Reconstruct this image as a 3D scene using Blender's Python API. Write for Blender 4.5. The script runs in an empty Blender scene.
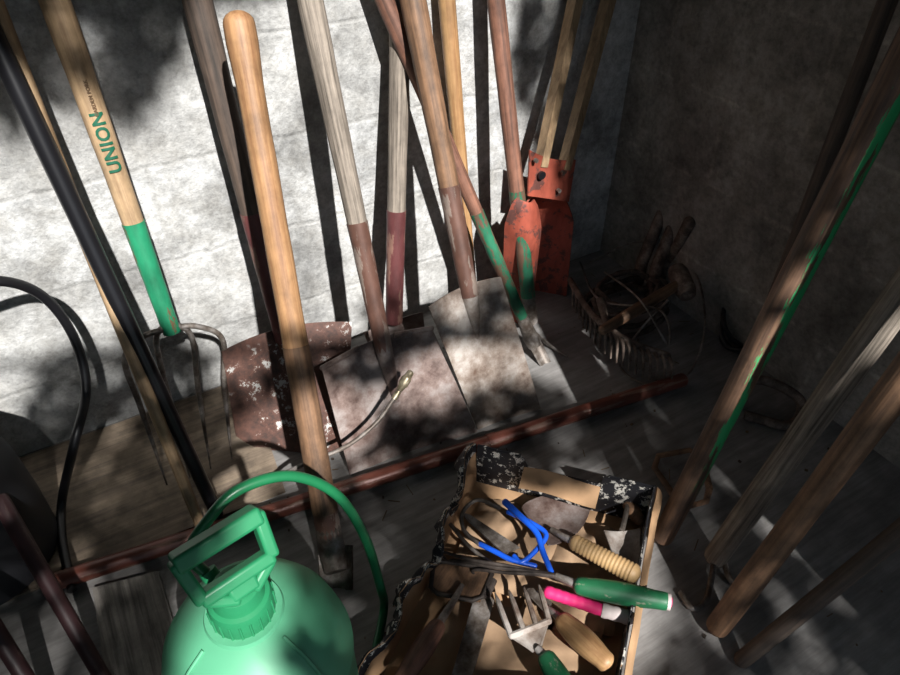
import bpy, math, random, bmesh
from mathutils import Vector, Matrix, noise
random.seed(4)
V = Vector
# ------------------------------------------------------------------ camera
H = 1.15; FPX = 700.0
yaw = math.radians(59.6); pit = math.radians(40)
hd = V((math.cos(yaw), math.sin(yaw), 0))
FW = hd*math.cos(pit) + V((0,0,-math.sin(pit)))
RT = V((math.sin(yaw), -math.cos(yaw), 0))
UP = hd*math.sin(pit) + V((0,0,math.cos(pit)))
C0 = V((0,0,H))
YB = 1.306; XR = 1.288; YF = -0.32; XL = -1.0; ZC = 2.45
cd = bpy.data.cameras.new("camera"); cam = bpy.data.objects.new("camera", cd)
bpy.context.collection.objects.link(cam)
m = Matrix((RT, UP, -FW)).transposed().to_4x4(); m.translation = C0
cam.matrix_world = m
cd.sensor_width = 36; cd.lens = FPX/900*36; cd.clip_start = 0.01
bpy.context.scene.camera = cam

# surveyed-point helpers: a sight line met with a real plane of the shed
def ray(px,py): return FW + RT*((px-450)/FPX) + UP*((337.5-py)/FPX)
def Z(px,py,z=0.0):
    d = ray(px,py); return C0 + d*((z-H)/d.z)
def Y(px,py,y):
    d = ray(px,py); return C0 + d*(y/d.y)
def P(px,py,t): return C0 + ray(px,py)*t
def dep(p): return (p-C0).dot(FW)
def rad(wpx,p): return wpx*0.5/FPX*dep(p)

# ------------------------------------------------------------------ builder
def catmull(pts, n=8):
    pts=[V(p) for p in pts]; out=[]
    ext=[pts[0]*2-pts[1]]+pts+[pts[-1]*2-pts[-2]]
    for i in range(1,len(ext)-2):
        a,b,c,d=ext[i-1],ext[i],ext[i+1],ext[i+2]
        for k in range(n):
            t=k/n
            out.append(0.5*((2*b)+(c-a)*t+(2*a-5*b+4*c-d)*t*t+(3*b-a-3*c+d)*t**3))
    out.append(pts[-1].copy()); return out

class B:
    def __init__(s): s.v=[]; s.f=[]; s.m=[]; s.mats=[]
    def mi(s,mat):
        if mat not in s.mats: s.mats.append(mat)
        return s.mats.index(mat)
    def tube(s,pts,r,mat,seg=16,round0=False,round1=False,closed=False,flat=1.0,flatdir=None):
        pts=[V(p) for p in pts]; n=len(pts)
        if not hasattr(r,'__len__'): r=[r]*n
        r=list(r)
        if len(r)!=n:
            r=[r[0]+(r[-1]-r[0])*i/(n-1) for i in range(n)]
        if round1 and not closed:
            d=(pts[-1]-pts[-2]).normalized(); R=r[-1]; e=pts[-1].copy()
            for k in (1,2,3,4):
                a=k*math.pi/2/4.3; pts.append(e+d*R*math.sin(a)*.8); r.append(R*math.cos(a))
        if round0 and not closed:
            d=(pts[0]-pts[1]).normalized(); R=r[0]; e=pts[0].copy()
            for k in (1,2,3,4):
                a=k*math.pi/2/4.3; pts.insert(0,e+d*R*math.sin(a)*.8); r.insert(0,R*math.cos(a))
        n=len(pts); mi=s.mi(mat); base=len(s.v)
        def tan(i):
            if closed: return (pts[(i+1)%n]-pts[i-1]).normalized()
            return (pts[min(i+1,n-1)]-pts[max(i-1,0)]).normalized()
        t=tan(0); a=V((0,0,1)) if abs(t.z)<.9 else V((1,0,0))
        if flatdir is not None: a=V(flatdir)
        nrm=(a-t*a.dot(t)).normalized()
        for i in range(n):
            t=tan(i)
            if flatdir is not None: nrm=V(flatdir)
            nrm=(nrm-t*nrm.dot(t)).normalized(); b=t.cross(nrm)
            for k in range(seg):
                an=2*math.pi*k/seg
                s.v.append(pts[i]+(nrm*math.cos(an)*flat+b*math.sin(an))*r[i])
        rng=n if closed else n-1
        for i in range(rng):
            for k in range(seg):
                i2=(i+1)%n
                s.f.append((base+i*seg+k,base+i*seg+(k+1)%seg,base+i2*seg+(k+1)%seg,base+i2*seg+k)); s.m.append(mi)
        if not closed:
            s.f.append(tuple(base+k for k in range(seg))[::-1]); s.m.append(mi)
            s.f.append(tuple(base+(n-1)*seg+k for k in range(seg))); s.m.append(mi)
    def patch(s,fn,nu,nv,th,mat,mat2=None,side=1):
        mi=s.mi(mat); mj=s.mi(mat2) if mat2 else mi; base=len(s.v); W=nu+1
        top=[[V(fn(i/nu,j/nv)) for i in range(W)] for j in range(nv+1)]
        bot=[]
        for j in range(nv+1):
            row=[]
            for i in range(W):
                du=top[j][min(i+1,nu)]-top[j][max(i-1,0)]; dv=top[min(j+1,nv)][i]-top[max(j-1,0)][i]
                nn=du.cross(dv)
                nn=nn.normalized() if nn.length>1e-12 else V((0,0,1))
                row.append(top[j][i]+nn*th*side)
            bot.append(row)
        for g in (top,bot):
            for row in g: s.v+=row
        N=W*(nv+1)
        for j in range(nv):
            for i in range(nu):
                a=base+j*W+i
                s.f.append((a,a+1,a+W+1,a+W)); s.m.append(mi)
                s.f.append((a+N,a+W+N,a+W+1+N,a+1+N)); s.m.append(mj)
        def q(a,b): s.f.append((a,b,b+N,a+N)); s.m.append(mj)
        for i in range(nu): q(base+i,base+i+1); q(base+nv*W+i,base+nv*W+i+1)
        for j in range(nv): q(base+j*W,base+(j+1)*W); q(base+j*W+nu,base+(j+1)*W+nu)
    def blade(s,tl,tr,br,bl,mat,bulge=0.012,tip=0.0,shoulder=0.0,th=.003,bend=0.0,mat2=None):
        tl,tr,br,bl=map(V,(tl,tr,br,bl)); n=((tr-tl).cross(bl-tl)).normalized()
        if n.dot(C0-tl)<0: n=-n
        dn=((bl+br)/2-(tl+tr)/2).normalized()
        def fn(u,v):
            p=(tl*(1-u)+tr*u)*(1-v)+(bl*(1-u)+br*u)*v
            k=1-(2*u-1)**2
            p=p-n*bulge*k+dn*tip*k*v-dn*shoulder*k*(1-v)+n*bend*v*v
            return p
        s.patch(fn,14,14,th,mat,mat2)
    def box(s,c,ax,ay,az,mat):
        mi=s.mi(mat); c=V(c);ax=V(ax);ay=V(ay);az=V(az); b=len(s.v)
        for i in (-1,1):
            for j in (-1,1):
                for k in (-1,1): s.v.append(c+ax*i+ay*j+az*k)
        for f in ((0,1,3,2),(4,6,7,5),(0,4,5,1),(2,3,7,6),(0,2,6,4),(1,5,7,3)):
            s.f.append(tuple(b+x for x in f)); s.m.append(mi)
    def bx(s,x0,x1,y0,y1,z0,z1,mat):
        s.box(((x0+x1)/2,(y0+y1)/2,(z0+z1)/2),((x1-x0)/2,0,0),(0,(y1-y0)/2,0),(0,0,(z1-z0)/2),mat)
    def finish(s,name,origin=(0,0,0),axis=(0,0,1),bevel=0,parent=None):
        o=V(origin); ax=V(axis).normalized()
        q=V((0,0,1)).rotation_difference(ax); M=Matrix.Translation(o)@q.to_matrix().to_4x4(); Mi=M.inverted()
        me=bpy.data.meshes.new(name); me.from_pydata([Mi@p for p in s.v],[],s.f)
        for mt in s.mats: me.materials.append(mt)
        me.polygons.foreach_set('material_index',s.m)
        me.update()
        bm=bmesh.new(); bm.from_mesh(me); bmesh.ops.recalc_face_normals(bm,faces=bm.faces); bm.to_mesh(me); bm.free()
        for p in me.polygons: p.use_smooth=True
        me.set_sharp_from_angle(angle=math.radians(42))
        ob=bpy.data.objects.new(name,me); bpy.context.collection.objects.link(ob); ob.matrix_world=M
        if bevel:
            bv=ob.modifiers.new('bevel','BEVEL'); bv.width=bevel; bv.segments=3; bv.limit_method='ANGLE'
        return ob

# ------------------------------------------------------------------ materials
def newmat(name):
    mt=bpy.data.materials.new(name); mt.use_nodes=True
    nt=mt.node_tree; return mt,nt,nt.nodes['Principled BSDF']
def c4(c): return (c[0],c[1],c[2],1)
def ramp(nt,fac,stops):
    r=nt.nodes.new('ShaderNodeValToRGB'); e=r.color_ramp.elements
    while len(e)<len(stops): e.new(.5)
    for i,(p,c) in enumerate(stops): e[i].position=p; e[i].color=c4(c) if hasattr(c,'__len__') else (c,c,c,1)
    nt.links.new(fac,r.inputs[0]); return r.outputs[0]
def mix(nt,f,a,b,mode='MIX'):
    n=nt.nodes.new('ShaderNodeMix'); n.data_type='RGBA'; n.blend_type=mode
    for idx,x in ((0,f),(6,a),(7,b)):
        if isinstance(x,(int,float)): n.inputs[idx].default_value=x
        elif isinstance(x,tuple): n.inputs[idx].default_value=c4(x)
        else: nt.links.new(x,n.inputs[idx])
    return n.outputs[2]
def coords(nt,scale):
    tc=nt.nodes.new('ShaderNodeTexCoord'); mp=nt.nodes.new('ShaderNodeMapping'); mp.inputs['Scale'].default_value=scale
    nt.links.new(tc.outputs['Object'],mp.inputs[0]); return mp.outputs[0]
def noi(nt,vec,scale,detail=5,rough=.6):
    n=nt.nodes.new('ShaderNodeTexNoise'); n.inputs['Scale'].default_value=scale; n.inputs['Detail'].default_value=detail; n.inputs['Roughness'].default_value=rough
    nt.links.new(vec,n.inputs['Vector']); return n.outputs[0]
def bump(nt,bs,h,st,dist=.002):
    b=nt.nodes.new('ShaderNodeBump'); b.inputs['Strength'].default_value=st; b.inputs['Distance'].default_value=dist
    nt.links.new(h,b.inputs['Height']); nt.links.new(b.outputs[0],bs.inputs['Normal'])
def wood(name,c1,c2,rough=.6,bp=.5,dirt=.5,gr=(110,110,4)):
    mt,nt,bs=newmat(name); g=noi(nt,coords(nt,gr),1,6,.65)
    col=ramp(nt,g,[(.33,c1),(.62,c2)])
    d=noi(nt,coords(nt,(14,14,9)),1,5,.7)
    col=mix(nt,1.0,col,ramp(nt,d,[(.35,1-dirt),(.6,1.0)]),'MULTIPLY')
    nt.links.new(col,bs.inputs['Base Color']); bs.inputs['Roughness'].default_value=rough; bump(nt,bs,g,bp); return mt
def worn(name,paint,under,thr=.5,stretch=(40,40,10),rough=.5,metal=0.0):
    mt,nt,bs=newmat(name); n=noi(nt,coords(nt,stretch),1,7,.7)
    f=ramp(nt,n,[(thr-.02,0.0),(thr+.02,1.0)])
    n2=noi(nt,coords(nt,(25,25,12)),1,5); sh=ramp(nt,n2,[(.3,.5),(.65,1.1)])
    col=mix(nt,1.0,mix(nt,f,paint,under),sh,'MULTIPLY')
    nt.links.new(col,bs.inputs['Base Color']); bs.inputs['Roughness'].default_value=rough; bs.inputs['Metallic'].default_value=metal
    bump(nt,bs,f,.3,.001); return mt
def metal(name,a,b,c,scale=16,metallic=.4,rough=.5):
    mt,nt,bs=newmat(name); v=coords(nt,(1,1,1)); n=noi(nt,v,scale,8,.7); n2=noi(nt,v,scale*.35,4,.6)
    col=ramp(nt,n,[(.37,a),(.5,b),(.63,c)])
    col=mix(nt,1.0,col,ramp(nt,n2,[(.37,.5),(.6,1.0)]),'MULTIPLY')
    nt.links.new(col,bs.inputs['Base Color']); bs.inputs['Metallic'].default_value=metallic
    nt.links.new(ramp(nt,n,[(.3,rough-.12),(.7,rough+.2)]),bs.inputs['Roughness']); bump(nt,bs,n,.35,.001); return mt
def plain(name,c,rough=.45,metallic=0,var=.15,scale=30):
    mt,nt,bs=newmat(name); n=noi(nt,coords(nt,(1,1,1)),scale,5)
    col=mix(nt,1.0,c,ramp(nt,n,[(.3,1-var),(.7,1.0)]),'MULTIPLY'); nt.links.new(col,bs.inputs['Base Color'])
    bs.inputs['Roughness'].default_value=rough; bs.inputs['Metallic'].default_value=metallic; return mt
def stripe_mat(name,axis,sidew,under1,under2,paint,thr,z0,z1):
    # old paint surviving only on one side of a round handle
    mt,nt,bs=newmat(name); q=V((0,0,1)).rotation_difference(V(axis).normalized()); ld=q.inverted()@V(sidew)
    ld.z=0; ld.normalize()
    tc=nt.nodes.new('ShaderNodeTexCoord'); dt=nt.nodes.new('ShaderNodeVectorMath'); dt.operation='DOT_PRODUCT'; dt.inputs[1].default_value=ld
    nt.links.new(tc.outputs['Object'],dt.inputs[0])
    n=noi(nt,coords(nt,(60,60,7)),1,6,.7); g=noi(nt,coords(nt,(110,110,4)),1,6,.65)
    ma=nt.nodes.new('ShaderNodeMath'); ma.operation='MULTIPLY_ADD'; ma.inputs[1].default_value=18; nt.links.new(dt.outputs['Value'],ma.inputs[0]); nt.links.new(n,ma.inputs[2])
    sep=nt.nodes.new('ShaderNodeSeparateXYZ'); nt.links.new(tc.outputs['Object'],sep.inputs[0])
    mr=nt.nodes.new('ShaderNodeMapRange'); mr.inputs['From Min'].default_value=z0; mr.inputs['From Max'].default_value=z0+.12; nt.links.new(sep.outputs[2],mr.inputs['Value'])
    f=ramp(nt,ma.outputs[0],[(thr,0.0),(min(1,thr+.03),1.0)])
    mm=nt.nodes.new('ShaderNodeMath'); mm.operation='MULTIPLY'; nt.links.new(f,mm.inputs[0]); nt.links.new(mr.outputs[0],mm.inputs[1])
    base=ramp(nt,g,[(.33,under1),(.62,under2)])
    d=noi(nt,coords(nt,(18,18,7)),1,5,.7); base=mix(nt,1.0,base,ramp(nt,d,[(.38,.4),(.6,1.0)]),'MULTIPLY')
    col=mix(nt,mm.outputs[0],base,paint)
    nt.links.new(col,bs.inputs['Base Color']); bs.inputs['Roughness'].default_value=.6; bump(nt,bs,g,.6); return mt

W_NEW=wood('wood_golden',(.25,.12,.055),(.46,.26,.125),.55,.4,.45)
W_LIGHT=wood('wood_light',(.29,.185,.10),(.50,.345,.20),.62,.4,.5)
W_BROWN=wood('wood_brown',(.10,.055,.032),(.26,.145,.08),.62,.6,.6)
W_RED=wood('wood_redbrown',(.10,.05,.035),(.29,.135,.088),.6,.6,.55)
W_GREY=wood('wood_weathered',(.085,.07,.055),(.36,.305,.25),.8,1.0,.4,(150,150,5))
W_DARK=wood('wood_dark',(.035,.027,.022),(.12,.085,.065),.7,.7,.4)
W_HOT=wood('wood_honey',(.28,.14,.06),(.50,.30,.14),.5,.3,.35)
GREEN=worn('paint_green_worn',(.02,.27,.13),(.18,.11,.06),.60)
GREEN2=worn('paint_green_chipped',(.025,.17,.09),(.16,.09,.06),.51)
MAROON=worn('paint_maroon_worn',(.14,.045,.045),(.24,.13,.10),.55,metal=.1)
MAROOND=worn('paint_maroon_dark',(.045,.018,.02),(.08,.045,.04),.57)
RUSTSK=worn('socket_rust',(.15,.075,.055),(.28,.22,.185),.55,metal=.2)
BLADE=metal('blade_steel_brown',(.085,.048,.038),(.215,.155,.135),(.37,.32,.30),14,.12,.62)
BLADE2=metal('blade_steel_grey',(.11,.07,.05),(.265,.215,.18),(.44,.40,.365),14,.12,.58)
STEEL=metal('steel_dull',(.09,.065,.05),(.2,.17,.145),(.36,.33,.31),30)
DARKST=metal('steel_dark',(.028,.021,.018),(.065,.05,.042),(.12,.095,.08),30,.3,.6)
REDBL=worn('digger_red',(.34,.075,.045),(.13,.05,.04),.56,(26,26,26),.6,0)
BRASS=metal('brass',(.3,.25,.15),(.5,.42,.28),(.7,.62,.45),60,.6,.35)
POLE=worn('pole_redoxide',(.20,.065,.045),(.27,.16,.12),.57,(60,60,6),.35,.1)
BLACKP=plain('black_enamel',(.010,.010,.012),.3)
RUB=plain('black_rubber',(.009,.009,.011),.42)
TANK=plain('sprayer_tank_green',(.105,.40,.225),.5,0,.15,8)
PUMP=plain('sprayer_pump_green',(.022,.24,.10),.45,0,.15)
HOSEG=plain('hose_green',(.014,.17,.065),.35)
TANCARD=plain('cardboard_tan',(.46,.28,.15),.85,0,.35,14)
PAPER=plain('brown_paper',(.36,.235,.14),.9,0,.3,25)
BLUE=plain('grip_blue',(.01,.10,.66),.35)
PINK=plain('tape_pink',(.80,.03,.18),.5)
TANPL=plain('ribbed_tan',(.50,.32,.15),.55)
GRN_GRIP=worn('grip_green',(.015,.15,.06),(.2,.24,.16),.62,(60,60,30))
WHITEY=plain('tape_white',(.6,.52,.5),.6)
ROPE=metal('rope_dirty',(.03,.023,.018),(.08,.06,.048),(.16,.125,.10),60,0,.85)
LEAF=plain('leaf_dry',(.13,.085,.045),.8)
FOL=plain('foliage',(.05,.12,.03),.7); BARK=plain('bark',(.06,.045,.035),.9)
mt,nt,bs=newmat('blade_rust_flaking'); v=coords(nt,(1,1,1)); n=noi(nt,v,38,8,.75); n2=noi(nt,v,9,4)
col=ramp(nt,n,[(.40,(.045,.025,.02)),(.53,(.10,.045,.033)),(.565,(.14,.07,.05)),(.58,(.45,.45,.43))])
col=mix(nt,ramp(nt,n2,[(.47,0.0),(.55,1.0)]),ramp(nt,n,[(.35,(.045,.025,.02)),(.6,(.12,.055,.04))]),col)
nt.links.new(col,bs.inputs['Base Color']); bs.inputs['Roughness'].default_value=.75; bump(nt,bs,n,.5,.001); FLAKE=mt
mt,nt,bs=newmat('cardboard_printed'); v=coords(nt,(1,1,1)); n=noi(nt,v,60,6,.7)
nt.links.new(ramp(nt,n,[(.555,(.010,.010,.013)),(.57,(.5,.48,.44)),(.65,(.6,.57,.5)),(.67,(.3,.17,.08))]),bs.inputs['Base Color']); bs.inputs['Roughness'].default_value=.65; CARDP=mt
def blockwall(name,ax,base,mort,off,bd):
    mt,nt,bs=newmat(name); tc=nt.nodes.new('ShaderNodeTexCoord'); sp=nt.nodes.new('ShaderNodeSeparateXYZ'); cb=nt.nodes.new('ShaderNodeCombineXYZ')
    wob=nt.nodes.new('ShaderNodeTexNoise'); wob.inputs['Scale'].default_value=16; nt.links.new(tc.outputs['Object'],wob.inputs['Vector'])
    wm=nt.nodes.new('ShaderNodeVectorMath'); wm.operation='MULTIPLY_ADD'; nt.links.new(wob.outputs['Color'],wm.inputs[0]); wm.inputs[1].default_value=(.020,.020,.020); nt.links.new(tc.outputs['Object'],wm.inputs[2])
    ad=nt.nodes.new('ShaderNodeVectorMath'); ad.operation='ADD'; ad.inputs[1].default_value=(off,off,.03); nt.links.new(wm.outputs[0],ad.inputs[0])
    nt.links.new(ad.outputs[0],sp.inputs[0]); nt.links.new(sp.outputs[ax],cb.inputs[0]); nt.links.new(sp.outputs[2],cb.inputs[1])
    br=nt.nodes.new('ShaderNodeTexBrick'); br.inputs['Scale'].default_value=1; br.inputs['Brick Width'].default_value=.40; br.inputs['Row Height'].default_value=.2
    br.inputs['Mortar Size'].default_value=.008; br.inputs['Mortar Smooth'].default_value=1.0
    br.inputs['Color1'].default_value=(.82,.81,.79,1); br.inputs['Color2'].default_value=(1,1,1,1); br.inputs['Mortar'].default_value=c4(mort)
    nt.links.new(cb.outputs[0],br.inputs['Vector'])
    n=noi(nt,tc.outputs['Object'],4.5,8,.7); n2=noi(nt,tc.outputs['Object'],70,6,.75); n3=noi(nt,tc.outputs['Object'],16,5,.7)
    # joints are partly smeared over with whitewash
    brc=mix(nt,ramp(nt,n3,[(.42,.1),(.6,1.0)]),(.9,.9,.89),br.outputs[0])
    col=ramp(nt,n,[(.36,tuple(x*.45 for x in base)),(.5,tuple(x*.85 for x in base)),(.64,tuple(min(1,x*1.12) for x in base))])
    col=mix(nt,.6,col,ramp(nt,n2,[(.33,.4),(.58,1.0)]),'MULTIPLY'); col=mix(nt,.6,col,ramp(nt,n3,[(.38,(.55,.52,.48)),(.6,(1,1,1))]),'MULTIPLY')
    col=mix(nt,1.0,col,brc,'MULTIPLY')
    nt.links.new(col,bs.inputs['Base Color']); bs.inputs['Roughness'].default_value=.92
    add=nt.nodes.new('ShaderNodeMath'); add.operation='MULTIPLY_ADD'; inv=nt.nodes.new('ShaderNodeMath'); inv.operation='MULTIPLY'; inv.inputs[0].default_value=bd
    nt.links.new(br.outputs['Fac'],inv.inputs[1]); nt.links.new(n2,add.inputs[0]); add.inputs[1].default_value=1.3; nt.links.new(inv.outputs[0],add.inputs[2])
    bump(nt,bs,add.outputs[0],.6,.006); return mt
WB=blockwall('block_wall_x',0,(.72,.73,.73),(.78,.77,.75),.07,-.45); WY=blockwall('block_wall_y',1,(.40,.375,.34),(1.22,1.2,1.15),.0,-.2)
mt,nt,bs=newmat('floor_weathered_wood'); v=coords(nt,(6,60,20)); g=noi(nt,v,1,6,.7); v1=coords(nt,(1,1,1)); n=noi(nt,v1,6,6); sp=noi(nt,v1,150,3)
col=ramp(nt,g,[(.28,(.155,.147,.14)),(.68,(.31,.30,.29))]); col=mix(nt,1.0,col,ramp(nt,n,[(.33,.55),(.65,1.1)]),'MULTIPLY')
col=mix(nt,ramp(nt,sp,[(.70,0.0),(.74,.6)]),col,(.38,.35,.31)); nt.links.new(col,bs.inputs['Base Color']); bs.inputs['Roughness'].default_value=.75; bump(nt,bs,g,.5,.002); FLOOR=mt
PLY=wood('plywood',(.13,.10,.075),(.27,.21,.15),.8,.4,.5,(4,70,70))
BOARD=wood('board_grey',(.09,.082,.073),(.30,.275,.245),.85,.9,.4,(90,5,60))

# ------------------------------------------------------------------ room
b=B(); b.bx(XL-.1,XR+.1,YF-.1,YB+.1,-.08,0,FLOOR); b.finish('floor')
b=B(); b.bx(XL-.1,XR+.1,YB,YB+.12,0,ZC,WB); b.finish('wall_back')
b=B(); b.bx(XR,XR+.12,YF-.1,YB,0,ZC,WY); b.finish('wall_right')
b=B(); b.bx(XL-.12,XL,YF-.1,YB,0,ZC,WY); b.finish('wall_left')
DX0,DX1,DZ=-.75,.88,2.34
b=B(); b.bx(XL,DX0,YF-.1,YF,0,ZC,WB); b.bx(DX1,XR,YF-.1,YF,0,ZC,WB); b.bx(DX0,DX1,YF-.1,YF,DZ,ZC,WB); b.finish('wall_front')
b=B(); b.bx(XL-.1,XR+.1,YF-.1,YB+.1,ZC,ZC+.06,W_DARK); b.finish('ceiling')
b=B(); b.bx(-6,6,-9,YF-.1,-.1,-.03,plain('ground_dirt',(.12,.10,.07),.9)); b.finish('ground')

def slab(name,cs,z0,th,mat):
    b=B(); mi=b.mi(mat); k=len(b.v)
    for c in cs: b.v.append(V((c.x,c.y,z0)))
    for c in cs: b.v.append(V((c.x,c.y,z0+th)))
    n=len(cs); b.f.append(tuple(range(n))); b.f.append(tuple(range(n,2*n)))
    for i in range(n): b.f.append((i,(i+1)%n,(i+1)%n+n,i+n))
    b.m=[mi]*len(b.f); return b.finish(name)
slab('plywood_sheet',[V((-.55,1.295,0)),V((.20,1.295,0)),V((.16,.93,0)),V((-.55,.96,0))],0,.006,PLY)
slab('floor_board',[Z(95,592),Z(160,575),Z(215,760),Z(120,760)],0.0,.014,BOARD)

# ------------------------------------------------------------------ long tools on the back wall
def ext(p1,p0,k): return (p0[0]+(p0[0]-p1[0])*k, p0[1]+(p0[1]-p1[1])*k)
def lerp(a,b,t): return a+(b-a)*t
def atpy(a,b,py):
    lo,hi=0.0,1.0
    def row(p):
        d=p-C0; return 337.5-FPX*d.dot(UP)/d.dot(FW)
    for _ in range(40):
        mid=(lo+hi)/2
        if row(lerp(a,b,mid))>py: lo=mid
        else: hi=mid
    return lo
def shaft(b,a,c,segs,w0,w1,capped=True,sock=1.0):
    t0=0
    for i,(py,mat) in enumerate(segs):
        t1=1.0 if py is None else atpy(a,c,py)
        n=10; pts=[lerp(a,c,t0+(t1-t0)*k/n) for k in range(n+1)]
        rr=[lerp(w0,w1,t0+(t1-t0)*k/n)*(1+.02*math.sin(k*2.1+i)) for k in range(n+1)]
        if i<len(segs)-1: rr=[x*1.06 for x in rr]
        b.tube(pts,rr,mat,18,round0=(i==0 and sock==0),round1=(i==len(segs)-1))
        t0=t1
def wallpt(foot_px,top_px,k,off):
    e=ext(foot_px,top_px,k); return Y(e[0],e[1],YB-off)

b=B(); top=wallpt((170,335),(52,-5),.30,.03); neck=Y(172,332,1.13)
shaft(b,neck,top,[(222,GREEN),(None,W_LIGHT)],.0150,.0235)
tips=[Z(167,485,.009),Z(190,478,.009),Z(211,469,.009),Z(232,460,.009)]
tops=[Y(124,358,1.13),Y(156,345,1.13),Y(192,338,1.13),Y(222,338,1.13)]
for i,(tp,tt) in enumerate(zip(tops,tips)):
    pts=catmull([neck+V((0,0,.01)),neck+(tp-neck)*.55+V((0,0,.022)),tp+V((0,0,-.004)),lerp(tp,tt,.4)+V((0,.012,0)),tt],8)
    b.tube(pts,[.0055]*(len(pts)-8)+[.0055-.004*k/7 for k in range(8)],STEEL,10)
def letter(b,txt,a,c,py,r,size,mat):
    cu=bpy.data.curves.new('t','FONT'); cu.body=txt; cu.size=size; cu.align_x='CENTER'; cu.align_y='CENTER'; cu.extrude=0; cu.resolution_u=3; cu.offset=size*.03; cu.space_character=1.08
    o=bpy.data.objects.new('t',cu); bpy.context.collection.objects.link(o); bpy.context.view_layer.update()
    me=bpy.data.meshes.new_from_object(o); bpy.data.objects.remove(o)
    bm=bmesh.new(); bm.from_mesh(me)
    y=-size*.6
    while y<size*.6:
        bmesh.ops.bisect_plane(bm,geom=bm.verts[:]+bm.edges[:]+bm.faces[:],plane_co=(0,y,0),plane_no=(0,1,0)); y+=size*.08
    ax=(c-a).normalized(); ce=lerp(a,c,atpy(a,c,py)); n=(C0-ce); n=(n-ax*n.dot(ax)).normalized(); l=ax.cross(n)
    if l.dot(RT)>0: l=-l
    mi=b.mi(mat); base=len(b.v); bm.verts.index_update()
    for vv in bm.verts:
        an=(vv.co.y+.0)/r-.12; b.v.append(ce+ax*vv.co.x+(n*math.cos(an)+l*math.sin(an))*(r+.0008))
    for p in bm.faces: b.f.append(tuple(base+i.index for i in p.verts)); b.m.append(mi)
    bm.free()
INK=plain('ink_green',(.008,.11,.06),.5); INKB=plain('ink_brown',(.13,.07,.03),.6)
letter(b,"UNION",neck,top,141,.0205,.0275,INK)
letter(b,"GARDEN FORK",neck,top,97,.0213,.0075,INKB)
b.finish('pitchfork',neck,top-neck)

b=B(); f=Z(217,514,.013); top=Y(-75,-110,YB-.05); shaft(b,f,top,[(None,BLACKP)],.0125,.016,sock=0)
b.finish('steel_digging_bar',f,top-f)
b=B(); f=Z(203,532,.012); top=Y(-30,-55,YB-.03); shaft(b,f,top,[(None,W_LIGHT)],.0095,.015,sock=0); b.finish('wooden_pole',f,top-f)

b=B(); n0=Y(284,340,1.13); top=wallpt((284,340),(196,-5),.25,.03)
shaft(b,n0,top,[(212,MAROON),(None,W_DARK)],.017,.026)
b.blade(Y(222,352,1.12),Y(352,322,1.12),Z(346,448,.03),Z(236,436,.03),FLAKE,.02,.045,.01)
b.tube([lerp(n0,top,.02),n0-V((0,.01,.05)),n0-V((0,.02,.12))],[.017,.012,.004],FLAKE,12)
b.finish('round_point_shovel',n0,top-n0)

b=B(); f=Z(331,545,.05); tp=P(239,24,1.03)
shaft(b,f,tp,[(510,RUSTSK),(345,W_BROWN),(None,W_NEW)],.0215,.0205)
b.tube([lerp(f,tp,.90),lerp(f,tp,.97),lerp(f,tp,1.0)],[.0206,.0240,.0235],W_NEW,18,round1=True)
b.tube([f+(tp-f)*.06,f,Z(336,572,.03)],[.022,.025,.02],STEEL,16)
b.blade(Z(318,545,.05),Z(352,545,.05),Z(352,590,.004),Z(320,592,.004),STEEL,.008,.0,.0,.004)
b.finish('narrow_grubbing_hoe',f,tp-f)

b=B(); n0=Y(384,350,.995); top=wallpt((384,350),(309,-5),.25,.03)
shaft(b,n0,top,[(222,RUSTSK),(None,W_GREY)],.0165,.024)
b.blade(Y(322,368,1.0),Y(432,328,1.0),Z(478,432,.003),Z(350,475,.003),BLADE,.012,0,.014)
b.tube([lerp(n0,top,.03),n0,n0-V((0,.022,.05)),n0-V((0,.045,.11))],[.0175,.018,.014,.006],BLADE,12)
tl,tr=Y(322,368,1.0),Y(432,328,1.0)
b.tube([tl,lerp(tl,tr,.34)+V((0,.008,.010))],.0055,BLADE,8,round0=True); b.tube([lerp(tl,tr,.66)+V((0,.008,.010)),tr],.0055,BLADE,8,round1=True)
b.finish('square_shovel',n0,top-n0)

b=B(); n0=Y(394,322,1.15); top=wallpt((394,322),(401,-5),.25,.025)
shaft(b,n0,top,[(210,MAROON),(None,W_GREY)],.0185,.0215)
b.blade(n0+V((-.075,0,0)),n0+V((.075,0,0)),V((n0.x+.06,1.09,.01)),V((n0.x-.06,1.09,.01)),BLADE,.01)
b.finish('garden_spade',n0,top-n0)

b=B(); n0=Y(470,296,.985); top=wallpt((470,296),(412,-5),.32,.03)
shaft(b,n0,top,[(186,RUSTSK),(None,W_BROWN)],.0175,.0265)
b.blade(Y(429,307,.985),Y(501,277,.985),Z(541,409,.003),Z(478,430,.003),BLADE2,.006,0,.010)
b.tube([lerp(n0,top,.03),n0,n0-V((0,.018,.04)),n0-V((0,.033,.09))],[.0185,.018,.013,.005],BLADE2,12)
b.finish('garden_spade',n0,top-n0)

b=B(); n0=Z(474,318,.03); top=Y(439,-90,YB-.02)
shaft(b,n0,top,[(262,RUSTSK),(None,W_HOT)],.012,.019)
b.blade(n0+V((-.06,0,.03)),n0+V((.06,0,.03)),n0+V((.06,-.05,-.025)),n0+V((-.06,-.05,-.025)),DARKST,.003)
b.finish('garden_hoe',n0,top-n0)

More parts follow.
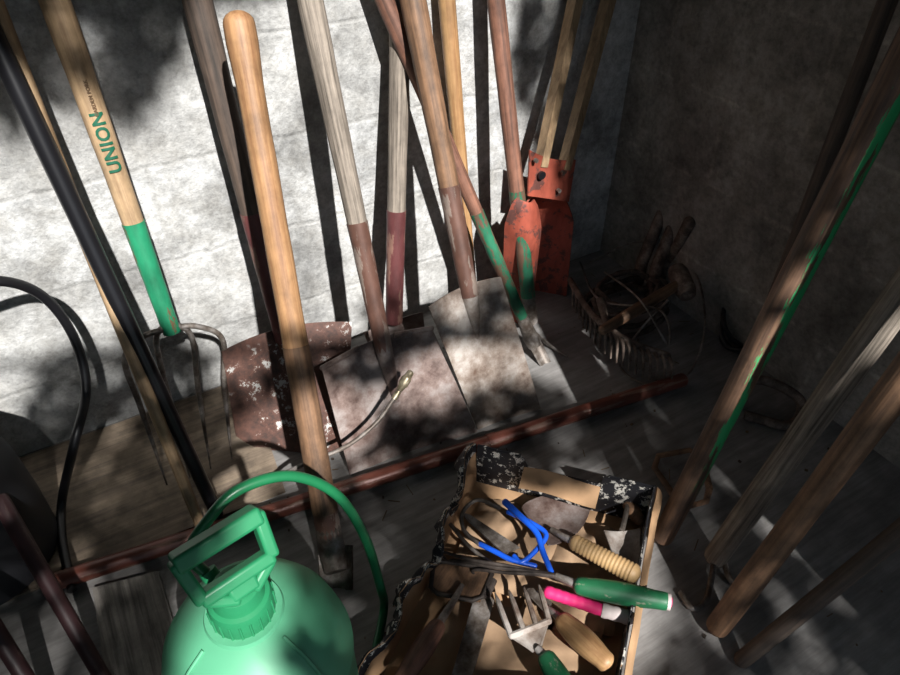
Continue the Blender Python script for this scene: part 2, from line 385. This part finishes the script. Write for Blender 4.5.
b=B(); n0=Z(531,338,.055); top=Y(352,-75,YB-.022)
shaft(b,n0,top,[(212,GREEN2),(None,W_RED)],.0125,.0185)
b.tube([lerp(n0,top,.07),n0,n0-V((-.004,.012,.02))],[.014,.019,.016],STEEL,14)
b.blade(n0+V((-.012,.0,.0)),n0+V((.022,.0,.0)),n0+V((.028,-.05,-.051)),n0+V((.0,-.05,-.051)),STEEL,.006,.004,0,.004)
b.finish('edging_tool',n0,top-n0)
b=B(); n0=Z(531,322,.045); top=Y(485,-100,YB-.028)
shaft(b,n0,top,[(296,STEEL),(190,GREEN2),(None,W_RED)],.0165,.019)
b.tube(catmull([n0+V((0,0,.01)),n0-V((0,.01,.02)),n0+V((.01,-.07,-.03)),n0+V((.03,-.12,-.039))],6),[.012,.003],STEEL,10,flat=.4)
b.finish('long_handled_weeder',n0,top-n0)

# post hole digger: two slats bolted to a hinge plate above a pair of scooped blades
b=B()
tA=Y(590,-70,YB-.02); tB=Y(627,-70,YB-.02)
a0=Y(541,165,1.20); b0=Y(564,168,1.20)
for a,t in ((a0,tA),(b0,tB)):
    d=(t-a).normalized(); sd_=d.cross(V((0,1,0))).normalized()
    b.box((a+t)/2,d*((t-a).length/2),sd_*.0105,V((0,.014,0)),W_LIGHT)
b.blade(Y(530,150,1.19),Y(576,160,1.19),Y(569,202,1.18),Y(528,196,1.18),REDBL,.003,0,-.010,.004)
def scoop(tl,tr,br,bl,depth,tip):
    tl,tr,br,bl=map(V,(tl,tr,br,bl)); n=((tr-tl).cross(bl-tl)).normalized()
    if n.dot(C0-tl)<0: n=-n
    dn=((bl+br)/2-(tl+tr)/2).normalized(); c=(tl+tr)/2
    def fn(u,v):
        nar=.45+.55*min(1,v/.22)**.6
        a=tl*(1-u)+tr*u
        p=a*(1-v)+(bl*(1-u)+br*u)*v; mid=(c*(1-v)+(bl+br)/2*v); p=mid+(p-mid)*nar
        k=math.cos((u-.5)*math.pi)
        return p-n*depth*k*nar+dn*tip*k*v*v
    b.patch(fn,20,24,.004,REDBL)
scoop(Y(522,190,1.20),Y(576,200,1.20),Z(566,296,.006),Z(516,303,.006),.055,.012)
scoop(Y(505,197,1.14),Y(545,200,1.14),Z(531,318,.008),Z(502,313,.008),-.035,.006)
h=Y(541,175,1.182); b.tube([h,h-V((0,.006,0))],.010,BLACKP,16)
for hx_,hy_ in ((562,172),(535,160),(558,190)):
    h=Y(hx_,hy_,1.180); b.tube([h,h-V((0,.008,0))],.005,STEEL,10)
b.finish('post_hole_digger')

# ------------------------------------------------------------------ tools on the right
def lean(f_px,q_px,t,L,r0,r1,mat,z0=.012,round0=True,stripe=None):
    b=B(); f=Z(f_px[0],f_px[1],z0); d=(P(q_px[0],q_px[1],t)-f).normalized(); top=f+d*L
    if top.x>XR-r1-.004:
        L=(XR-r1-.004-f.x)/d.x; top=f+d*L
    if stripe: mat=stripe_mat('handle_green_stripe',d,RT*stripe[0]-FW*stripe[1],(.07,.04,.028),(.22,.125,.075),(.025,.36,.12),stripe[2],stripe[3],.9)
    n=14; pts=[lerp(f,top,k/n) for k in range(n+1)]; rr=[lerp(r0,r1,k/n)*(1+.025*math.sin(k*1.7)) for k in range(n+1)]
    b.tube(pts,rr,mat,18,round0=round0,round1=True)
    return b,f,top
b,f,top=lean((663,536),(875,120),.93,1.5,.0195,.027,None,.018,stripe=(.55,1.0,.835,.12)); b.finish('rake_handle',f,top-f)
b,f,top=lean((716,556),(905,290),.93,1.45,.021,.025,W_GREY,.022)
b.tube(catmull([f+(top-f)*.03,f,Z(712,575,.02),Z(706,600,.008),Z(692,608,.008),Z(680,592,.008)],8),.0055,STEEL,10)
b.tube(catmull([f+(top-f)*.03,f+V((.01,-.01,0)),Z(728,575,.02),Z(735,585,.008)],8),.0055,STEEL,10)
b.finish('long_handled_hook',f,top-f)
b,f,top=lean((718,626),(893,392),.90,1.5,.0195,.0245,W_BROWN,.018); b.finish('shovel_handle',f,top-f)
b,f,top=lean((742,660),(903,530),.93,1.4,.0135,.016,W_DARK); b.finish('broom_handle',f,top-f)
b,f,top=lean((735,400),(888,0),1.10,1.9,.013,.018,W_DARK,.014); b.finish('broom_handle',f,top-f)

b=B(); a=Z(48,584,.0185); c=Z(682,380,.0185); n=20
b.tube([lerp(a,c,k/n) for k in range(n+1)],.0165,POLE,18,round0=True,round1=True)
b.tube([lerp(a,c,.63),lerp(a,c,.645)],.0185,POLE,18); b.finish('rusty_pole',a,c-a)

b=B(); b.tube(catmull([Y(-60,292,1.12),Y(0,281,1.14),Y(45,298,1.17),Y(75,340,1.18),Y(86,390,1.15),Y(74,445,1.08),Z(62,500,.03),Z(62,540,.011),Z(72,590,.011)],10),.0085,RUB,12); b.finish('black_hose')
def lathe(b,c,pr,mat,seg=40):
    mi=b.mi(mat); base=len(b.v)
    for r,z in pr:
        for k in range(seg):
            an=2*math.pi*k/seg; b.v.append(V((c.x+max(r,.0005)*math.cos(an),c.y+max(r,.0005)*math.sin(an),c.z+z)))
    for i in range(len(pr)-1):
        for k in range(seg):
            b.f.append((base+i*seg+k,base+i*seg+(k+1)%seg,base+(i+1)*seg+(k+1)%seg,base+(i+1)*seg+k)); b.m.append(mi)
    b.f.append(tuple(base+k for k in range(seg))); b.m.append(mi)
    b.f.append(tuple(base+(len(pr)-1)*seg+k for k in range(seg))); b.m.append(mi)
b=B(); pr=[(.12,0),(.13,.01),(.132,.10),(.128,.20),(.118,.26),(.10,.285),(.06,.295),(.055,.31),(.02,.315),(0,.315)]
lathe(b,V((-.375,1.07,0)),pr,plain('dark_grey_plastic',(.022,.023,.027),.5),48); b.finish('dark_plastic_drum')
for q0,q1,z1 in (((110,690),(0,500),.20),((52,720),(-30,590),.16)):
    b=B(); f=Z(q0[0],q0[1],.015); t=Z(q1[0],q1[1],z1)
    b.tube([lerp(f,t,k/8) for k in range(9)],[.012,.014],MAROOND,16,round0=True,round1=True); b.finish('maroon_tool_handle',f,t-f)

b=B(); pts=catmull([Z(262,484,.012),Y(300,466,.90),Y(345,447,.872),Y(375,424,.872),Y(393,400,.885),Y(402,386,.895)],8)
b.tube(pts,.0042,STEEL,10); d=(pts[-1]-pts[-2]).normalized(); e=pts[-1]
b.tube([e-d*.01,e,e+d*.004,e+d*.018,e+d*.02,e+d*.03],[.006,.008,.010,.010,.008,.007],BRASS,12,round1=True)
b.tube([e-d*.03,e-d*.012],.0062,BRASS,10); b.finish('sprayer_lance')

# ------------------------------------------------------------------ sprayer
root=bpy.data.objects.new('pump_sprayer',None); bpy.context.collection.objects.link(root)
sc=V((.006,.500,0)); root.location=sc; root.empty_display_size=.05
bpy.context.view_layer.update()
def par(ob):
    ob.parent=root; ob.matrix_parent_inverse=Matrix.Translation(-sc)
b=B(); pr=[(.0,.004),(.095,.004),(.108,.0),(.117,.012),(.119,.05),(.119,.235),(.1195,.238),(.1215,.242),(.1215,.25),(.1195,.254),(.117,.27),(.110,.295),(.098,.318),(.08,.337),(.06,.350),(.048,.355),(.046,.36)]
lathe(b,sc,pr,TANK,64)
for an in (200,300):
    a=math.radians(an); b.tube(catmull([sc+V((math.cos(a)*r,math.sin(a)*r,z)) for r,z in ((.119,.24),(.111,.295),(.09,.33),(.06,.351))],5),.0022,TANK,8)
par(b.finish('tank'))
b=B(); lathe(b,sc,[(.036,.353),(.038,.356),(.038,.386),(.036,.392),(.031,.394),(.030,.402),(.028,.412),(.020,.415),(.0,.415)],PUMP,40)
for k in range(20):
    a=2*math.pi*k/20; b.tube([sc+V((math.cos(a)*.038,math.sin(a)*.038,.357)),sc+V((math.cos(a)*.038,math.sin(a)*.038,.385))],.0016,PUMP,6)
par(b.finish('cap_collar'))
b=B(); g1=Z(176,576,.49); g2=Z(262,522,.49); gd=(g2-g1); gd.z=0; gl=gd.length/2; gd.normalize()
gp=gd.cross(V((0,0,1))); gp=gp if gp.dot(C0-sc)<0 else -gp
gc=sc+RT*.006-gp*.012
tiltv=(V((0,0,1))+gp*.65).normalized()
base0=gc+V((0,0,.416))
wv=gd.cross(tiltv).normalized()
def G(x,h,y=0): return base0+gd*x+tiltv*h+gp*y
def bar(p,q,w,t):
    d=(q-p); b.box((p+q)/2,d*.5,wv*w,d.normalized().cross(wv)*t,PUMP)
b.tube([sc+V((0,0,.40)),G(0,.012)],.012,PUMP,16)
bar(G(-gl*1.03,.072),G(gl*1.03,.072),.015,.0110)
bar(G(-gl*.98,.076),G(-gl*.86,.018),.012,.0080)
bar(G(gl*.98,.076),G(gl*.86,.018),.012,.0080)
bar(G(-gl*.90,.020),G(gl*.90,.020),.012,.0085)
bar(G(-gl*.84,.018),G(-.008,-.004),.010,.007); bar(G(gl*.84,.018),G(.008,-.004),.010,.007)
bar(G(-gl*.35,.008),G(gl*.35,.008),.011,.011)
par(b.finish('pump_handle',bevel=.0045))
b=B(); b.tube(catmull([sc+V((-.02,.075,.33)),sc+V((-.035,.10,.37)),Z(208,520,.40),Z(240,489,.42),Z(292,476,.40),Z(338,496,.33),Z(366,540,.22),Z(380,586,.10),Z(384,608,.03),Z(376,650,.010)],10),.0075,HOSEG,14)
b.tube([sc+V((-.016,.066,.322)),sc+V((-.024,.084,.345))],.0115,PUMP,14); par(b.finish('hose'))

# ------------------------------------------------------------------ cardboard tray
tray=B(); A=Z(478,446,.11); Bq=Z(655,488,.11); Cq=Z(618,700,.11); D=Z(350,700,.11)
for q in (A,Bq,Cq,D): q.z=0
zf=.004
tray.patch(lambda u,v:(A*(1-u)+Bq*u)*(1-v)+(D*(1-u)+Cq*u)*v+V((0,0,zf)),8,8,.003,TANCARD,TANCARD,1)
def rimh(u):
    if u<.26: return .112
    if u<.30: return .112-(u-.26)/.04*.03
    if u<.70: return .082
    if u<.74: return .082+(u-.70)/.04*.03
    return .112
def wallf(p,q,h,inm,outm,jit=0,out=V((0,0,0)),nu=40,side=1):
    def fn(u,v):
        x=lerp(p,q,u); hh=h(u)+jit*noise.noise(V((u*14,3.1,p.x*9)))
        return x+out*v*v+V((0,0,zf+hh*v))
    tray.patch(fn,nu,6,.003,inm,outm,side)
cen=(A+Bq+Cq+D)/4
wallf(A,Bq,rimh,TANCARD,CARDP)
e=(Bq-A).normalized(); inn=(cen-(A+Bq)/2); inn.z=0; inn.normalize()
for u0,u1 in ((.0,.26),(.72,1.0)):
    tray.patch(lambda u,v:lerp(A,Bq,u0+(u1-u0)*u)+inn*.0045+V((0,0,.052+.062*v)),10,5,.0012,CARDP,CARDP)
tray.patch(lambda u,v:lerp(A,Bq,.28+.44*u)+inn*(.004+.03*v)+V((0,0,.086-.03*v+.005*math.sin(u*5))),12,4,.0025,TANCARD)
wallf(Bq,Cq,lambda u:.112 if u<.1 else .088,TANCARD,CARDP,.01)
wallf(Cq,D,lambda u:.09,TANCARD,CARDP)
outl=(A-Bq).normalized()
def lh(u):
    return .112 if u<.12 else (.088 if u<.30 else (.108 if u<.46 else (.082 if u<.66 else .1)))
def lo(u):
    return .010*math.sin(u*23)+.012*noise.noise(V((u*11,5.5,0)))-.012*(u>.25)*(u<.5)
def lw(u,v):
    return lerp(A,D,u)+outl*lo(u)*v*v+V((0,0,zf+(lh(u)+.012*noise.noise(V((u*30,2,1))))*v))
tray.patch(lw,110,6,.003,TANCARD,CARDP)
def flap(u,v):
    x=lw(u,1.0); wd=.015+.012*noise.noise(V((u*34,5.5,0)))
    return x+outl*wd*v+V((0,0,-.03*v*v+.001))
tray.patch(flap,110,4,.002,CARDP,TANCARD)
tray.patch(lambda u,v:lw(u,.80+.20*v)-outl*.002,110,3,.001,CARDP)
wr=lambda u,v:lerp(Bq,Cq,u)+(Bq-A).normalized()*(.003+.012*v)+V((0,0,.091+.02*(u<.1)-.02*v*v+.004*math.sin(u*30)))
tray.patch(wr,60,3,.002,CARDP,TANCARD)
def lining(u0,u1,v0,v1,h,sd0):
    def fn(u,v):
        uu=u0+(u1-u0)*u; vv=v0+(v1-v0)*v
        p=(A*(1-uu)+Bq*uu)*(1-vv)+(D*(1-uu)+Cq*uu)*vv
        k=noise.noise(V((uu*7,vv*7,sd0)))+.3*noise.noise(V((uu*18,vv*18,sd0)))
        return p+V((0,0,.010+h*max(0,k+.25)))
    tray.patch(fn,40,40,.0015,PAPER)
lining(.08,.60,.08,.50,.020,1); lining(.50,.95,.10,.62,.020,5); lining(.15,.9,.55,.95,.012,9)
tray.finish('cardboard_tray')

# ------------------------------------------------------------------ small hand tools in the tray
def hnd(b,p,q,wpx,mat,prof=None,seg=16):
    n=16; pts=[lerp(p,q,k/n) for k in range(n+1)]; r=rad(wpx,lerp(p,q,.5))
    if prof is None: prof=lambda t:.82+.22*math.sin(math.pi*min(1,t*1.1))
    b.tube(pts,[r*prof(k/n) for k in range(n+1)],mat,seg,round0=True,round1=True)
b=B(); p=Z(576,543,.085); q=Z(632,573,.090); d=(q-p)
n=60; b.tube([lerp(p,q,k/n) for k in range(n+1)],[.0165*(1.0 if k%4<2 else .94)*(.9+.18*k/n) for k in range(n+1)],TANPL,18,round0=True,round1=True)
b.tube([p,Z(562,536,.08),Z(552,530,.07)],[.008,.006,.006],STEEL,10)
b.blade(Z(590,510,.07),Z(548,545,.07),Z(522,508,.05),Z(542,496,.05),BLADE,.010,.015,.012,.002); b.finish('hand_trowel',p,d)
b=B(); b.blade(Z(604,530,.065),Z(640,528,.065),Z(640,566,.058),Z(618,566,.058),BLADE2,.008,.01,0,.002)
b.tube([Z(622,530,.06),Z(628,505,.055)],.005,STEEL,8); hnd(b,Z(628,505,.05),Z(640,520,.045),14,W_BROWN); b.finish('transplanting_trowel')
b=B()
b.tube(catmull([Z(505,502,.09),Z(518,514,.09),Z(536,532,.085),Z(543,552,.08),Z(552,574,.07)],8),[.0065,.005],BLUE,12,round0=True,round1=True)
b.tube(catmull([Z(508,512,.08),Z(530,522,.08),Z(546,534,.08),Z(538,548,.075),Z(522,562,.07),Z(514,556,.07)],8),.0045,BLUE,12,round0=True,round1=True)
b.tube(catmull([Z(480,544,.07),Z(496,552,.07),Z(512,560,.07),Z(535,566,.065)],8),.0048,BLUE,12,round0=True,round1=True)
b.tube(catmull([Z(480,545,.07),Z(464,530,.07),Z(463,512,.07),Z(478,500,.075),Z(500,508,.08)],8),.0038,STEEL,10)
b.tube(catmull([Z(450,524,.06),Z(468,545,.06),Z(490,562,.06),Z(512,570,.06)],8),.0035,STEEL,10)
b.blade(Z(505,555,.060),Z(520,548,.060),Z(470,515,.065),Z(466,520,.065),STEEL,.001,.01,0,.003)
b.finish('grass_shears')
b=B(); p=Z(580,586,.085); q=Z(664,601,.09); hnd(b,p,q,22,GRN_GRIP)
b.tube([q,q+(q-p).normalized()*.010],.0135,WHITEY,14); b.tube([q+(q-p).normalized()*.010,q+(q-p).normalized()*.012],.008,PINK,12)
b.tube([Z(556,576,.075),p],[.006,.0085],STEEL,10)
for e_,m_ in (((442,552),(472,560)),((452,560),(492,567)),((474,570),(510,573))):
    b.tube(catmull([Z(560,577,.075),Z((560+m_[0])/2,(575+m_[1])/2,.082),Z(*m_,.080),Z(*e_,.06),Z(e_[0]+4,e_[1]+8,.04)],8),[.0042,.002],DARKST,8)
b.finish('hand_cultivator',p,q-p)
b=B(); p=Z(548,592,.06); q=Z(602,610,.06); b.tube([lerp(p,q,k/20) for k in range(21)],[.0105+.0005*math.sin(k*2.2) for k in range(21)],PINK,14,round0=True)
q2=Z(630,618,.06); b.tube([lerp(q,q2,k/8) for k in range(9)],[.0118+.0007*math.sin(k*2) for k in range(9)],WHITEY,14,round1=True)
b.finish('taped_hand_tool',p,q-p)
b=B(); s0=Z(511,636,.085); s1=Z(549,621,.085); nk=Z(537,648,.085)
for k,(tx,ty) in enumerate(((499,593),(513,590),(528,587),(543,585))):
    s_=lerp(s0,s1,k/3.0); tp=Z(tx-4,ty,.080)
    b.tube([s_,lerp(s_,tp,.35),lerp(s_,tp,.8),tp],[.0050,.0048,.0042,.0012],BLADE2,8)
b.tube([s0,s1],.0055,BLADE2,8,round0=True,round1=True)
b.blade(s0,s1,nk+V((.006,0,0)),nk-V((.006,0,0)),BLADE2,.002,0,0,.005)
b.tube([nk,Z(546,658,.085)],[.006,.008],STEEL,10); p=Z(547,659,.085); q=Z(580,714,.08); hnd(b,p,q,24,GRN_GRIP); b.finish('hand_fork',p,q-p)
b=B(); p=Z(564,622,.055); q=Z(606,662,.065); hnd(b,p,q,25,W_HOT); b.tube([Z(548,608,.045),p],[.005,.0085],STEEL,10)
b.blade(Z(544,612,.04),Z(552,602,.04),Z(534,588,.035),Z(527,594,.035),STEEL,.004,.008,.004,.002); b.finish('hand_weeder',p,q-p)
b=B(); fr=[Z(434,560,.055),Z(494,569,.055),Z(480,602,.048),Z(430,592,.048)]
lp=[]
for i in range(4): lp+=[fr[i]*.85+fr[i-1]*.15,fr[i]*.85+fr[(i+1)%4]*.15]
b.tube(lp,.0042,DARKST,10,closed=True); b.blade(fr[0],fr[1],fr[2],fr[3],W_BROWN,.004,0,0,.002)
b.tube(catmull([Z(462,585,.058),Z(454,600,.062),Z(440,622,.065)],6),[.0045,.007],STEEL,10)
p=Z(437,627,.065); q=Z(402,680,.08); hnd(b,p,q,22,W_RED); b.finish('hand_scraper',p,q-p)
b=B(); b.blade(Z(474,598,.045),Z(494,600,.045),Z(468,690,.05),Z(448,688,.05),STEEL,.002,0,.01,.003); b.tube([Z(484,598,.045),Z(494,580,.045)],[.009,.006],DARKST,10); b.finish('pruning_saw_blade')

# ------------------------------------------------------------------ corner clutter
b=B(); pts=[]; cc=Z(622,318,0)
for k in range(260):
    a=k*2*math.pi/52; r=.105-.00015*k+.012*math.sin(k*.21); pts.append(V((cc.x+r*math.cos(a)*1.25+.01*math.sin(k*.05),cc.y+r*math.sin(a)*.85,.012+.00036*k+.006*math.sin(k*.33))))
b.tube(pts,[.0075+.0014*math.sin(k*2.0) for k in range(260)],ROPE,10,round0=True,round1=True); b.finish('rope_coil')
RUSTM=metal('rake_rusty_steel',(.06,.04,.03),(.16,.115,.09),(.30,.235,.19),40,.15,.7)
b=B(); bar_=catmull([Z(570,280,.075),Z(592,314,.09),Z(626,340,.09),Z(668,356,.07)],12)
b.tube(bar_,.0085,RUSTM,10,round0=True,round1=True)
for k in range(0,37,2):
    p=bar_[k]; a_=p+V((-.012,-.030,-.012)); b.tube(catmull([p,lerp(p,a_,.6)+V((0,0,.006)),a_,a_-V((.004,.012,.045))],5),[.0056,.0026],RUSTM,8)
b.tube([bar_[18],bar_[18]+V((.03,.07,.03))],[.008,.011],RUSTM,10)
b.finish('rake_head')
b=B(); p=Z(603,330,.135); q=Z(682,282,.15); b.tube([p,lerp(p,q,.5),q],[.012,.0145,.013],W_BROWN,14,round0=True)
hx=V((.35,.8,.2)).normalized(); b.tube([q-hx*.045,q-hx*.03,q+hx*.03,q+hx*.045],[.02,.025,.025,.02],RUSTM,18); b.finish('hammer',p,q-p)
b=B()
for q0,q1 in (((642,262),(668,200)),((656,268),(682,205)),((670,262),(690,222))):
    p=Z(q0[0],q0[1],.10); q=Z(q1[0],q1[1],.25); b.tube([p-V((0,0,.09)),p,q],.016,RUSTM,14,round1=True)
b.finish('pipe_offcuts')
b=B(); b.tube(catmull([Z(590,262,.05),Z(640,242,.12),Z(690,265,.13),Z(705,320,.08),Z(690,372,.03),Z(650,385,.008),Z(620,365,.008),Z(640,330,.10),Z(668,300,.17)],10),.0028,STEEL,8)
b.tube(catmull([Z(580,262,.05),Z(600,300,.11),Z(660,310,.15),Z(668,345,.10),Z(640,300,.17),Z(605,272,.10)],10),.0028,STEEL,8); b.finish('wire_loops')
b=B(); c=Z(745,335,.0)
for k in range(3):
    rr=.065+.010*k; cx=c+V((.008*k-.02,-.012*k,.0)); b.tube([cx+V((rr*math.cos(a),rr*math.sin(a)*.8,.05+.04*math.sin(a+k))) for a in [2*math.pi*i/28 for i in range(28)]],.006,RUB,8,closed=True)
b.finish('cable_coil')
b=B(); fr=[Z(648,458,.01),Z(700,448,.03),Z(712,500,.03),Z(682,508,.01)]; lp=[]
for i in range(4): lp+=[fr[i]*.8+fr[i-1]*.2,fr[i]*.8+fr[(i+1)%4]*.2]
b.tube(lp,.007,W_BROWN,8,closed=True,flat=.35); b.finish('rusty_strap_bracket')
b=B(); b.tube(catmull([Z(725,395,.05),Z(760,380,.07),Z(800,400,.05),Z(790,425,.014),Z(745,415,.014)],8),.011,RUSTM,10); b.finish('iron_hook')

b=B()
for i in range(170):
    x=random.uniform(-.3,1.25); y=random.uniform(.1,1.28); a=random.uniform(0,6.28)
    if i%3:
        s=random.uniform(.0012,.0032); b.box((x,y,s*.5),(math.cos(a)*s,math.sin(a)*s,0),(-math.sin(a)*s*.7,math.cos(a)*s*.7,.0),(0,0,s*.5),random.choice([LEAF,LEAF,BARK]))
    else:
        l=random.uniform(.01,.03); b.tube([V((x,y,.001)),V((x+l*math.cos(a),y+l*math.sin(a),.001))],.001,LEAF,5)
b.finish('floor_debris')

# ------------------------------------------------------------------ sun, sky, unseen canopy shaped as a light mask
sd=V((.07,.74,-.655)).normalized()
sl=bpy.data.lights.new('sun','SUN'); sl.energy=8.6; sl.angle=math.radians(.8); sl.color=(1,.975,.945)
so=bpy.data.objects.new('sun',sl); bpy.context.collection.objects.link(so); so.rotation_euler=sd.to_track_quat('-Z','Y').to_euler(); so.location=(-.3,-4,4)
w=bpy.data.worlds.new('world'); bpy.context.scene.world=w; w.use_nodes=True
w.node_tree.nodes['Background'].inputs[0].default_value=(.62,.78,1,1); w.node_tree.nodes['Background'].inputs[1].default_value=.55
pl=bpy.data.lights.new('door_portal','AREA'); pl.shape='RECTANGLE'; pl.size=DX1-DX0; pl.size_y=DZ; pl.cycles.is_portal=True
po=bpy.data.objects.new('door_portal',pl); bpy.context.collection.objects.link(po); po.location=((DX0+DX1)/2,YF-.02,DZ/2); po.rotation_euler=(math.radians(90),0,0)
def gauss(dx,dy): return math.exp(-(dx*dx+dy*dy))
def openness(p):  # light mask: chosen sunlit spots on wall and floor, traced back to the leaves
    k=-p.z/sd.z; h=p+sd*k
    if h.y>YB:
        k2=(YB-p.y)/sd.y; q=p+sd*k2
        o=.70
        if q.x<-.06: o-=.35
        lim=.62+.20*min(1,max(0,(q.x-.12)/.28))
        if q.z>lim: o-=(q.z-lim)*8
        if q.x>.93: o-=.35
        if q.x>1.0: o-=.3
        o-=.45*gauss((q.x-.10)/.12,(q.z-.60)/.09)+.3*gauss((q.x-.42)/.08,(q.z-.26)/.10)+.3*gauss((q.x-.30)/.06,(q.z-.50)/.07)
        o-=.95*gauss((q.x+.04)/.22,(q.z-.08)/.15)
        return o
    o=-.38
    o+=1.25*gauss((h.x-.50)/.21,(h.y-.48)/.26)
    o+=.75*gauss((h.x-.02)/.14,(h.y-.90)/.17)
    o+=1.1*gauss((h.x-.87)/.11,(h.y-1.0)/.14)
    o+=.85*gauss((h.x-.50)/.30,(h.y-1.10)/.16)
    o+=.55*gauss((h.x-.83)/.08,(h.y-.68)/.12)
    o+=.6*gauss((h.x-.95)/.10,(h.y-.36)/.10)
    o+=.4*gauss((h.x-.2)/.15,(h.y-1.15)/.12)
    return o
b=B(); right=sd.cross(V((0,0,1))).normalized(); upv=right.cross(sd).normalized()
cen=V((.35,.8,.2))-sd*3.4
mi=b.mi(FOL)
for i in range(30000):
    x=random.uniform(-1.5,1.5); y=random.uniform(-1.5,1.35); z=random.uniform(-.35,.35)
    p=cen+right*x+upv*y+sd*z
    dn=.9*noise.noise(V((x*2.6+3.3,y*2.6+1.2,7)))+.5*noise.noise(V((x*6,y*6,2)))
    if dn+openness(p)>.10: continue  # leaves left out wherever sun is wanted inside
    s=random.uniform(.025,.05)
    u=V((random.gauss(0,1),random.gauss(0,1),random.gauss(0,1))).normalized(); w_=u.cross(V((random.gauss(0,1),random.gauss(0,1),random.gauss(0,1)))).normalized()
    k=len(b.v); b.v+=[p-u*s,p-w_*s*.5,p+u*s,p+w_*s*.5]; b.f.append((k,k+1,k+2,k+3)); b.m.append(mi)
trunk=V((2.6,cen.y-.2,-.03))
b.tube(catmull([trunk,trunk+V((.05,0,1.2)),trunk+V((-.1,.1,2.4)),trunk+V((-.3,0,3.6))],6),[.14,.07],BARK,12)
for k in range(5):
    e_=cen+right*random.uniform(-1.4,.6)+upv*random.uniform(-1,1.1); s_=trunk+V((-.1,.05,1.6+.35*k)); b.tube(catmull([s_,lerp(s_,e_,.5)+V((0,0,.15)),e_],6),[.03,.006],BARK,8)
b.finish('dapple_mask_tree')  # added out of view; leaf gaps arranged to shape the sun patches
vs=bpy.context.scene.view_settings
vs.view_transform='Standard'; vs.look='None'; vs.exposure=0.0
